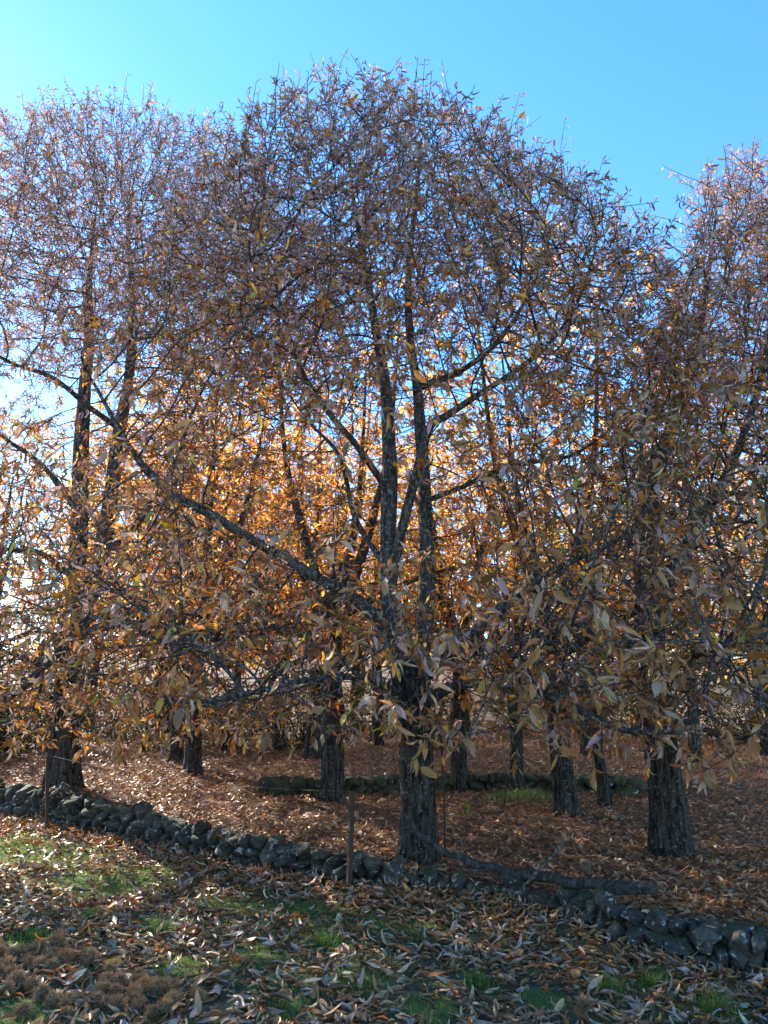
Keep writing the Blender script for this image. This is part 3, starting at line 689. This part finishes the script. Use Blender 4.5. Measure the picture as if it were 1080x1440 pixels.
protos = [row_tree('slender orange chestnut in the rows behind', MIX_GLOW, 1, 8.6, 2.9, .14, 1350), row_tree('slender orange chestnut in the rows behind', MIX_GLOW, 2, 9.4, 3.1, .15, 1450), row_tree('slender orange chestnut in the rows behind', MIX_GOLD, 3, 7.6, 2.7, .13, 1250)]
used = set()
def plant(k, x, y, rz, s, label, group):
    p = protos[k]
    if k in used:
        r = p.copy(); COL.objects.link(r)
        for ch in p.children: c = ch.copy(); COL.objects.link(c); c.parent = r
    else: r = p; used.add(k)
    r.location = (x, y, float(zg(x, y, False)) - .02); r.rotation_euler = (0, 0, rz); r.scale = (s, s, s)
    r['label'] = label
    if group: r['group'] = group
    elif 'group' in r: del r['group']
    return r
MIDROW = [(270, 1088, 0, .95, 'orange chestnut behind the wall with a dark trunk leaning over the leaf litter'),
          (465, 1128, 1, .95, 'orange chestnut whose trunk stands at the mossy terrace step behind the iron post'),
          (648, 1112, 2, .9, 'golden chestnut half hidden behind the forked chestnut trunk'),
          (727, 1113, 0, .7, 'thin chestnut beside the bright grass patch at the terrace step'),
          (797, 1146, 1, .9, 'flared chestnut trunk standing alone on the sunlit orchard floor'),
          (851, 1131, 2, .6, 'small young chestnut by the dark terrace stones')]
for px, py, k, s, lab in MIDROW:
    g = ground_pt(px, py); print('row', px, g); plant(k, g[0], g[1], random.uniform(0, 6), s, lab, None)
rs = random.Random(4); nrow = 0
for row in range(4):
    for c in range(-4, 5):
        y = 17.5 + row * 5.2 + rs.uniform(-1, 1); x = c * 4.9 + (row % 2) * 2.4 + rs.uniform(-.9, .9)
        if abs(x) > y * .66 + 2.5: continue
        if rs.random() < (.3 if x < 3.5 else .45) or x < -7.5: continue
        plant(rs.choice([0, 1, 1, 2]), x, y, rs.uniform(0, 6.3), rs.uniform(.85, 1.12), 'slender orange chestnut in the rows behind the terrace', 'orange chestnuts in the rows behind the terrace'); nrow += 1
for gx, gy, gs in ((6.2, 15.5, .9), (8.6, 17.5, 1.0), (5.0, 19.0, .95), (10.5, 21.0, 1.05), (7.4, 22.5, 1.0), (12.5, 19, .9)):  # golden side
    plant(2, gx, gy, rs.uniform(0, 6.3), gs, 'golden chestnut on the open side of the orchard beyond the lowest wall', 'golden chestnuts beyond the lowest end of the wall')
for gx, gy, gs in ((-3.9, 14.6, .85), (-1.4, 15.2, .95), (-2.6, 19.2, 1.), (-5.2, 19.8, 1.05), (-.2, 20., 1.0), (-11.2, 21, 1.1), (-9.6, 25, 1.15), (-3.6, 24, 1.1), (-.9, 25.5, 1.15), (-6.6, 23, 1.1)):
    plant(rs.choice([0, 1]), gx, gy, rs.uniform(0, 6.3), gs, 'slender orange chestnut in the rows behind the terrace', 'orange chestnuts in the rows behind the terrace')
print('row trees', nrow)

# ================================================================== shrubs along the far edge
def make_shrub():
    root = empty('shrub'); tag(root, 'dark leafy shrub along the far edge of the orchard', 'shrub', 'dark shrubs along the far edge of the orchard')
    pr = []
    for k in range(9):
        a = RNG.uniform(0, 6.28); b = RNG.uniform(.2, .9)
        pr.append(tube(catmull([(0, 0, -.05), (math.cos(a) * b * .4, math.sin(a) * b * .4, .5), (math.cos(a) * b, math.sin(a) * b, 1.1)], 6), np.linspace(.03, .008, 6), 5))
    V, Fc = join(pr); obj('stems', mesh_np('stems', V, Fc, M_BARK), root)
    n = 2600; P = ellipsoid_pts(n, (0, 0, .8), (1.25, 1.1, .85), .3, .05); n = len(P)
    P = P + (fbm(P[:, 0] * 2, P[:, 2] * 2 + P[:, 1], 1.5, 4)[:, None] - .5) * .5
    d = norm(RNG.normal(size=(n, 3)) + np.array([0, 0, .3])); nn = norm(RNG.normal(size=(n, 3)))
    c = np.array([.035, .05, .012]) * RNG.uniform(.6, 1.6, (n, 1)); br = RNG.random(n) < .25; c[br] = pick(br.sum(), MIX_FLOOR)
    tag(obj('crown', leaves_mesh('crown', P, d, nn, RNG.uniform(.09, .16, n), c, T_LOW, M_LEAF), root), kind='stuff')
    return root
shrub = make_shrub(); rs = random.Random(9)
spots = [(-14 + k * 2.0 + rs.uniform(-.6, .6), 23.5 + rs.uniform(-1.5, 2.0), rs.uniform(.7, 1.25)) for k in range(19)] + [(-3.6, 17.5, .75), (-1.9, 17.8, .85), (-5.3, 17.3, .7), (1.0, 18.5, .6), (-9.2, 15.2, 1.2), (-8.3, 17.2, 1.3), (-11.2, 18.4, 1.4), (-7.6, 14.2, 1.0), (-10.4, 16.2, 1.3)]
for i, (x, y, s_) in enumerate(spots):
    if i == 0: r = shrub
    else:
        r = shrub.copy(); COL.objects.link(r)
        for ch in shrub.children: c = ch.copy(); COL.objects.link(c); c.parent = r
    r.location = (x, y, float(zg(x, y, False)) - .05); r.rotation_euler = (0, 0, rs.uniform(0, 6.3)); r.scale = (s_ * 1.2, s_ * 1.2, s_)

# ================================================================== fallen leaves
def in_view(P, mx=260, my=160):
    X, Y, D = project(P); return (X > -mx) & (X < 1080 + mx) & (Y < 1440 + my) & (Y > 0) & (D > .8)
def flat_leaves(x, y, tilt, lift):
    n = len(x); z = zg(x, y) + RNG.uniform(.0, 1, n) * lift + .006
    a = RNG.uniform(0, 2 * np.pi, n); d = np.stack([np.cos(a), np.sin(a), RNG.normal(0, tilt, n)], -1); nn = np.stack([RNG.normal(0, tilt * 1.3, n), RNG.normal(0, tilt * 1.3, n), np.where(RNG.random(n) < .7, 1., -1.)], -1)
    return np.stack([x, y, z], -1), norm(d), norm(nn)
n = 110000; x = RNG.uniform(-8, 5, n); y = RNG.uniform(3.2, 12.5, n)
d = y_wall(x) - y
dens = .4 + .6 * fbm(x, y, 1.3, 31) - .5 * moss_mask(x, y) - .12 * np.exp(-((x + 2.1) / .7) ** 2 - ((y - 5.0) / .8) ** 2) + .5 * np.exp(-np.clip(d, 0, 9) / .55) - .1
P = np.stack([x, y, zg(x, y)], -1)
ok = (d > -.12) & in_view(P) & (RNG.random(n) < np.clip(dens, .03, .95)); x, y, d = x[ok], y[ok], d[ok]
P, ld, ln = flat_leaves(x, y, .2, .03); size = RNG.uniform(.07, .15, len(x))
P[:, 2] += .03 * np.exp(-np.clip(d, 0, 9) / .4) * RNG.random(len(x))
LIT = []
KEYS = ['tan', 'grey', 'pale', 'russet', 'dark', 'brown']
WORD = {'tan': 'tan dry', 'grey': 'greyish dry', 'pale': 'pale bleached', 'russet': 'russet brown', 'dark': 'dark brown rotting', 'brown': 'dull mid brown'}
PAL_W = [2.4, 2.4, 1.4, 1.4, 1.2, 2.2]
for k in range(48):
    key = KEYS[k % 6]; V, T, Q = (T_HI if k % 2 else T_HIFLAT)[k % 24]
    me = mesh_np('fallen_leaf', V, [T, Q], M_LITTER, pick(1, {key: 1}).repeat(len(V), 0)); LIT.append((key, me))
X, Y, D = project(P); inf = (X > 8) & (X < 1072) & (Y < 1434)
order = np.argsort(-np.where(inf, size / D, 0))[:300]; rest = np.ones(len(P), bool); rest[order] = False
for i in order:
    key = random.choices(KEYS, PAL_W)[0]; me = random.choice([m for k2, m in LIT if k2 == key])
    o = bpy.data.objects.new('fallen_leaf', me); link(o)
    R = rot_from(ld[i][None], ln[i][None])[0] * size[i]
    o.matrix_world = Matrix([[*R[0], P[i][0]], [*R[1], P[i][1]], [*R[2], P[i][2]], [0, 0, 0, 1]])
    tag(o, WORD[key] + ' chestnut leaf lying on the verge below the wall', 'leaf', WORD[key] + ' leaves lying on the verge')
print('verge leaves', len(P))
top_n = 420; tx = RNG.uniform(-6.2, 3.3, top_n); ty = y_wall(tx) + RNG.uniform(.05, .4, top_n)      # leaves caught along the wall top
tP, tD, tN = flat_leaves(tx, ty, .35, .03); tP[:, 2] = z_top(tx) + RNG.uniform(-.05, .02, top_n)
P = np.vstack([P[rest], tP]); ld = np.vstack([ld[rest], tD]); ln = np.vstack([ln[rest], tN]); size = np.concatenate([size[rest], RNG.uniform(.07, .14, top_n)])
lc = pick(len(P), MIX_LITTER); heap = np.exp(-((P[:, 0] + 2.3) / .9) ** 2 - ((P[:, 1] - 4.9) / .8) ** 2) > RNG.random(len(P)); lc[heap] = pick(heap.sum(), {'russet': 3, 'tan': 2, 'orange': 1, 'pale': 1})
tag(obj('leaf_litter', leaves_mesh('leaf_litter', P, ld, ln, size, lc, T_HI, M_LITTER)), 'grey and brown fallen leaves strewn over the verge', 'leaves', None, 'stuff')
n = 120000; u = RNG.random(n); y = 5.2 + 18 * u ** 1.25; x = RNG.uniform(-.62, .62, n) * (y + 1.2)
P = np.stack([x, y, zg(x, y)], -1)
ok = (y > y_wall(x) + .22) & in_view(P, 150); x, y = x[ok], y[ok]
P, ld, ln = flat_leaves(x, y, .28, .03); size = RNG.uniform(.055, .125, len(x))
print('orchard leaves', len(P))
tag(obj('orchard_leaf_litter', leaves_mesh('orchard_leaf_litter', P, ld, ln, size, pick(len(P), MIX_FLOOR), T_LOW, M_LITTER)), 'thick brown leaf litter covering the orchard floor', 'leaves', None, 'stuff')

# ================================================================== grass
def blades(P, h, wd, col, lean):
    n = len(P); a = RNG.uniform(0, 6.283, n); s = np.stack([np.cos(a), np.sin(a), 0 * a], -1); b = RNG.uniform(0, 6.283, n); l = np.stack([np.cos(b), np.sin(b), 0 * b], -1) * (RNG.random(n) * lean)[:, None]
    up = np.array([0, 0, 1.0]); H = h[:, None]; W = wd[:, None]
    p0, p1 = P - s * W, P + s * W; m = P + (up * .6 + l * .35) * H; p2, p3 = m - s * W * .7, m + s * W * .7; t = P + (up + l) * H
    V = np.stack([p0, p1, p2, p3, t], 1).reshape(-1, 3); o = np.arange(n)[:, None] * 5
    return V, [np.concatenate([o, o + 1, o + 3, o + 2], 1), np.concatenate([o + 2, o + 3, o + 4], 1)], np.repeat(col, 5, 0)
def grass_cols(n): return np.array([.13, .2, .045]) * RNG.uniform(.6, 1.7, (n, 1)) * RNG.uniform(.85, 1.2, (n, 3))
n = 420000; x = RNG.uniform(-8, 5, n); y = RNG.uniform(3.2, 11.5, n); P = np.stack([x, y, zg(x, y)], -1)
ok = in_view(P, 150) & (RNG.random(n) < (.13 + moss_mask(x, y) * .75) * (.25 + fbm(x, y, 3.5, 44))) & (y < y_wall(x) - .05); P = P[ok]; n = len(P); print('blades', n)
V, Fc, C = blades(P - np.array([0, 0, .005]), RNG.uniform(.012, .05, n) * (.6 + fbm(P[:, 0], P[:, 1], 2, 50)), RNG.uniform(.0015, .003, n), grass_cols(n), .9)
g2 = solve(735, 1124, z_orch); m = 900; Q = np.stack([g2[0] + RNG.normal(0, .3, m), g2[1] + RNG.normal(0, .3, m), np.zeros(m)], -1); Q[:, 2] = zg(Q[:, 0], Q[:, 1])
V2, F2, C2 = blades(Q, RNG.uniform(.04, .12, m), np.full(m, .004), grass_cols(m) * 1.2, .8)
Vj, Fj = join([(V, Fc), (V2, F2)])
tag(obj('grass', mesh_np('grass', Vj, Fj, M_GRASS, np.vstack([C, C2]), False)), 'short green grass growing through the fallen leaves', 'grass', None, 'stuff')
TUFTS = [(220, 1312, .15, 'grass tuft among grey leaves uphill of the bur heap'), (457, 1335, .17, 'dense grass tuft on the verge straight below the rusty iron post'), (860, 1398, .16, 'green grass tuft in front of the lower wall stones'),
         (918, 1388, .13, 'small grass tuft touching the foot of the lower wall stones'), (1010, 1430, .2, 'bright grass tuft below the lowest end of the wall'), (668, 1385, .12, 'short grass tuft below the heaped leaves under the dead branch'),
         (45, 1320, .1, 'low bright grass patch just above the bur heap'), (130, 1290, .1, 'thin grass sprig on the mossy bank')]
for a, b, h, lab in TUFTS:
    p = solve(a, b, lambda xx, yy: zg(xx, yy), 2.0); m = 150; q = np.clip(RNG.normal(0, .045, (m, 2)), -.07, .07); B = np.stack([q[:, 0], q[:, 1], 0 * q[:, 0] - .01], -1)
    V, Fc, C = blades(B, RNG.uniform(.4, 1, m) * h, np.full(m, .0022), grass_cols(m) * .85, 1.2)
    o = obj('grass_tuft', mesh_np('grass_tuft', V, Fc, M_GRASS, C, False)); o.location = p; tag(o, lab, 'grass', 'grass tufts on the verge')

# ================================================================== chestnut burs
def bur_mesh(seed):
    rs = np.random.default_rng(seed); n = 330; v = norm(rs.normal(size=(n, 3))); r0 = .03
    L = rs.uniform(.016, .03, n)[:, None]; dr = norm(v + rs.normal(0, .35, (n, 3))); u, w_ = frame(v); wd = .0021
    b = v * r0 * .9; V = np.stack([b + u * wd, b - u * wd * .5 + w_ * wd, b - u * wd * .5 - w_ * wd, b + dr * L], 1).reshape(-1, 3); o = np.arange(n)[:, None] * 4
    F1 = np.vstack([np.concatenate([o, o + 1, o + 3], 1), np.concatenate([o + 1, o + 2, o + 3], 1), np.concatenate([o + 2, o, o + 3], 1)])
    bm = bmesh.new(); bmesh.ops.create_icosphere(bm, subdivisions=2, radius=r0); B = np.array([q.co[:] for q in bm.verts]); Fb = np.array([[q.index for q in f.verts] for f in bm.faces]); bm.free()
    V, Fc = join([(V, [F1]), (B, [Fb])]); me = mesh_np('chestnut_bur', V, Fc, M_BUR, None, False); me.materials.append(M_STUMP); ix = np.zeros(len(me.polygons), np.int32); ix[len(F1):] = 1; me.polygons.foreach_set('material_index', ix); return me
BURS = [bur_mesh(k) for k in range(4)]
BUR_PX = [(40, 1350), (75, 1345), (100, 1372), (20, 1340), (55, 1372), (10, 1365), (80, 1360), (110, 1352), (30, 1385), (130, 1362), (150, 1385), (165, 1392), (155, 1405), (175, 1402), (180, 1415), (205, 1400), (240, 1408), (245, 1395), (230, 1425), (200, 1430), (190, 1385), (172, 1380),
          (60, 1415), (70, 1430), (45, 1432), (85, 1420), (95, 1432), (65, 1400), (110, 1408), (55, 1388), (15, 1400), (140, 1420), (160, 1432), (215, 1412), (5, 1382), (125, 1380), (260, 1420), (185, 1398), (90, 1390), (830, 1420), (700, 1345), (745, 1332)]
BUR_PX = [(a + random.uniform(-60, 60), b + random.uniform(-25, 14)) for a, b in BUR_PX[:22]] + BUR_PX
for k, (a, b) in enumerate(BUR_PX):
    p = solve(a, b, lambda xx, yy: zg(xx, yy), 2.0); o = bpy.data.objects.new('chestnut_bur', BURS[k % 4]); link(o); s_ = random.uniform(.85, 1.3); p = p + np.array([random.uniform(-.07, .07), random.uniform(-.1, .1), 0])
    o.location = (p[0], p[1], float(zg(p[0], p[1])) + .028 * s_); o.rotation_euler = (random.uniform(0, 6), random.uniform(0, 6), 0); o.scale = (s_,) * 3
    if k < len(BUR_PX) - 3: tag(o, 'spiny brown chestnut bur in the heap of burs and russet leaves', 'chestnut bur', 'chestnut burs heaped on the verge')
    else: tag(o, 'lone brown chestnut bur among leaves near the lower wall stones', 'chestnut bur', 'stray chestnut burs near the wall')

# ================================================================== posts, stakes, wire
def box_v(x0, x1, y0, y1, z0, z1):
    V = np.array([(x, y, z) for z in (z0, z1) for y in (y0, y1) for x in (x0, x1)], float)
    return V, [np.array([(0, 2, 3, 1), (4, 5, 7, 6), (0, 1, 5, 4), (2, 6, 7, 3), (0, 4, 6, 2), (1, 3, 7, 5)])]
def iron_post(pt, pb, lab, wdt=.042, t=.007):
    p = solve(pb[0], pb[1], lambda xx, yy: zg(xx, yy), 3.0); top = at_y(pt[0], pt[1], p[1]); h = top[2] - p[2]
    root = empty('iron_post', tuple(p)); tag(root, lab, 'post', 'rusty iron fence posts along the wall'); lean = math.atan2(top[0] - p[0], h)
    obj('web', mesh_np('web', *box_v(-wdt / 2, wdt / 2, 0, t, -.2, h), M_RUST, None, False), root)
    obj('flange', mesh_np('flange', *box_v(-wdt / 2, -wdt / 2 + t, t + .0005, wdt, -.2, h - .003), M_RUST, None, False), root)
    root.rotation_euler = (0, lean, .5); return p, top
pa = iron_post((497, 1113), (492, 1254), 'rusty angle iron post with a squared top standing before the stone wall')
pb_ = iron_post((68, 1062), (66, 1166), 'thin dark iron post in front of the chestnut at the high end of the wall', .04)
def stake(pt, pb, r, lab):
    p = solve(pb[0], pb[1], lambda xx, yy: zg(xx, yy), 3.0); y = p[1]; top = at_y(pt[0], pt[1], y)
    q = catmull([p - np.array([0, 0, .1]), (p + top) / 2 + np.array([.012, 0, 0]), top], 10); V, Fc = tube(q - p, np.full(10, r), 6)
    o = obj('thin_stake', mesh_np('thin_stake', V, Fc, M_RUST)); o.location = p; tag(o, lab, 'stake', 'thin stakes in the orchard'); return top
stake((620, 1040), (626, 1218), .011, 'thin dark stake standing beside the forked chestnut trunk')
stake((712, 1085), (708, 1135), .01, 'thin stake near the bright grass patch')
for z_ in (.85,):
    A_ = np.array(pb_[0]) + np.array([0, -.02, z_]); B_ = np.array(pa[0]) + np.array([0, -.02, z_]); t = np.linspace(0, 1, 24)[:, None]
    q = A_ * (1 - t) + B_ * t - np.array([0, 0, .09]) * (4 * t * (1 - t)); V, Fc = tube(q, np.full(24, .0014), 4)
    tag(obj('fence_wire', mesh_np('fence_wire', V, Fc, M_WIRE)), 'slack rusty wire strung between the two iron posts', 'wire')

# ================================================================== dead branch and lichened twig on the wall
def on_wall(px, py, dy): 
    y = 6.5
    for _ in range(12): p = at_y(px, py, y); y = float(y_wall(p[0])) + dy
    return at_y(px, py, y)
dp = [on_wall(572, 1148, .3), on_wall(585, 1166, .28), on_wall(610, 1186, .26), on_wall(650, 1207, .24), on_wall(700, 1224, .2), on_wall(760, 1234, .18), on_wall(820, 1243, .16), on_wall(880, 1249, .16), on_wall(924, 1246, .16)]
dr = np.array([.025, .035, .042, .05, .056, .062, .066, .062, .055])
Q = catmull(np.column_stack([dp, dr]), 70); V, Fc = tube(Q[:, :3] + (np.stack([vnoise(np.arange(70), 0 * Q[:, 0], .25, 60 + k) for k in range(3)], -1) - .5) * .05, Q[:, 3] * .68 * (1 + .25 * (vnoise(np.arange(70), 0 * Q[:, 0], .4, 70) - .5)), 16, .2, 3)
b0 = dp[6]; root = empty('dead_branch', tuple(b0)); tag(root, 'long grey dead branch lying along the wall top against the forked chestnut', 'branch')
obj('bough', mesh_np('bough', V - b0, Fc, M_DEAD), root)
for k, (i, e) in enumerate([(20, (-.25, .05, -.05)), (34, (-.3, -.2, .03)), (12, (-.2, .02, .05)), (45, (.12, -.2, .1))]):
    a = Q[i, :3]; q = catmull([a, a + np.array(e) * .5 + RNG.normal(0, .02, 3), a + np.array(e)], 8); V, Fc = tube(q - b0, np.linspace(.012, .004, 8), 6); obj('side_twig', mesh_np('side_twig', V, Fc, M_DEAD), root)
lt = [on_wall(797, 1178, .12), on_wall(772, 1208, .06), on_wall(742, 1240, .0), on_wall(728, 1268, -.12), on_wall(712, 1300, -.2), on_wall(703, 1332, -.3)]
root = empty('lichened_twig', tuple(lt[-1])); tag(root, 'pale lichen crusted twig leaning over the dead branch onto the leaves', 'branch'); b0 = lt[-1]
Q = catmull(lt, 40); V, Fc = tube(Q + RNG.normal(0, .004, (40, 3)) - b0, np.linspace(.009, .013, 40), 7, .2); obj('stem', mesh_np('stem', V, Fc, M_LICHEN), root)
for k in range(16):
    a = Q[int(RNG.integers(3, 38))]; e = RNG.normal(0, .13, 3) + np.array([-.05, -.04, -.02]); q = catmull([a, a + e * .5 + RNG.normal(0, .03, 3), a + e], 7); V, Fc = tube(q - b0, np.linspace(.006, .002, 7), 5); obj('side_twig', mesh_np('side_twig', V, Fc, M_LICHEN), root)
# stumps and a seedling
def stump(px, py, r, h, lab):
    p = solve(px, py, lambda xx, yy: zg(xx, yy)); q = np.array([[0, 0, -.05], [0, 0, h * .4], [.01, 0, h * .8], [.012, 0, h]]); V, Fc = tube(catmull(q, 9), np.array([1.35, 1.15, 1.05, 1, .98, .97, .97, .95, .9]) * r, 14, .1, 5)
    o = obj('stump', mesh_np('stump', V, Fc, M_STUMP)); o.location = p; tag(o, lab, 'stump')
stump(823, 1232, .055, .13, 'small brown cut stump just behind the dead branch'); stump(554, 1124, .06, .12, 'little dark stump near the mossy step beside the forked trunk')
p = solve(655, 1160, z_orch); sd = empty('chestnut_seedling', tuple(p)); tag(sd, 'little yellow green seedling growing behind the forked chestnut', 'plant')
V, Fc = tube(catmull([(0, 0, 0), (.01, 0, .12), (.0, .01, .25)], 6), np.linspace(.006, .003, 6), 5); obj('stem', mesh_np('stem', V, Fc, M_TWIG), sd)
m = 26; a = RNG.uniform(0, 6.28, m); d_ = np.stack([np.cos(a), np.sin(a), RNG.uniform(-.3, .5, m)], -1); pz = np.stack([0 * a, 0 * a, RNG.uniform(.08, .26, m)], -1)
obj('leaves', leaves_mesh('leaves', pz, norm(d_), np.tile([0, 0, 1.], (m, 1)) + RNG.normal(0, .2, (m, 3)), RNG.uniform(.07, .13, m), pick(m, {'yellow': 1, 'green': 2}), T_MID, M_LEAF), sd)
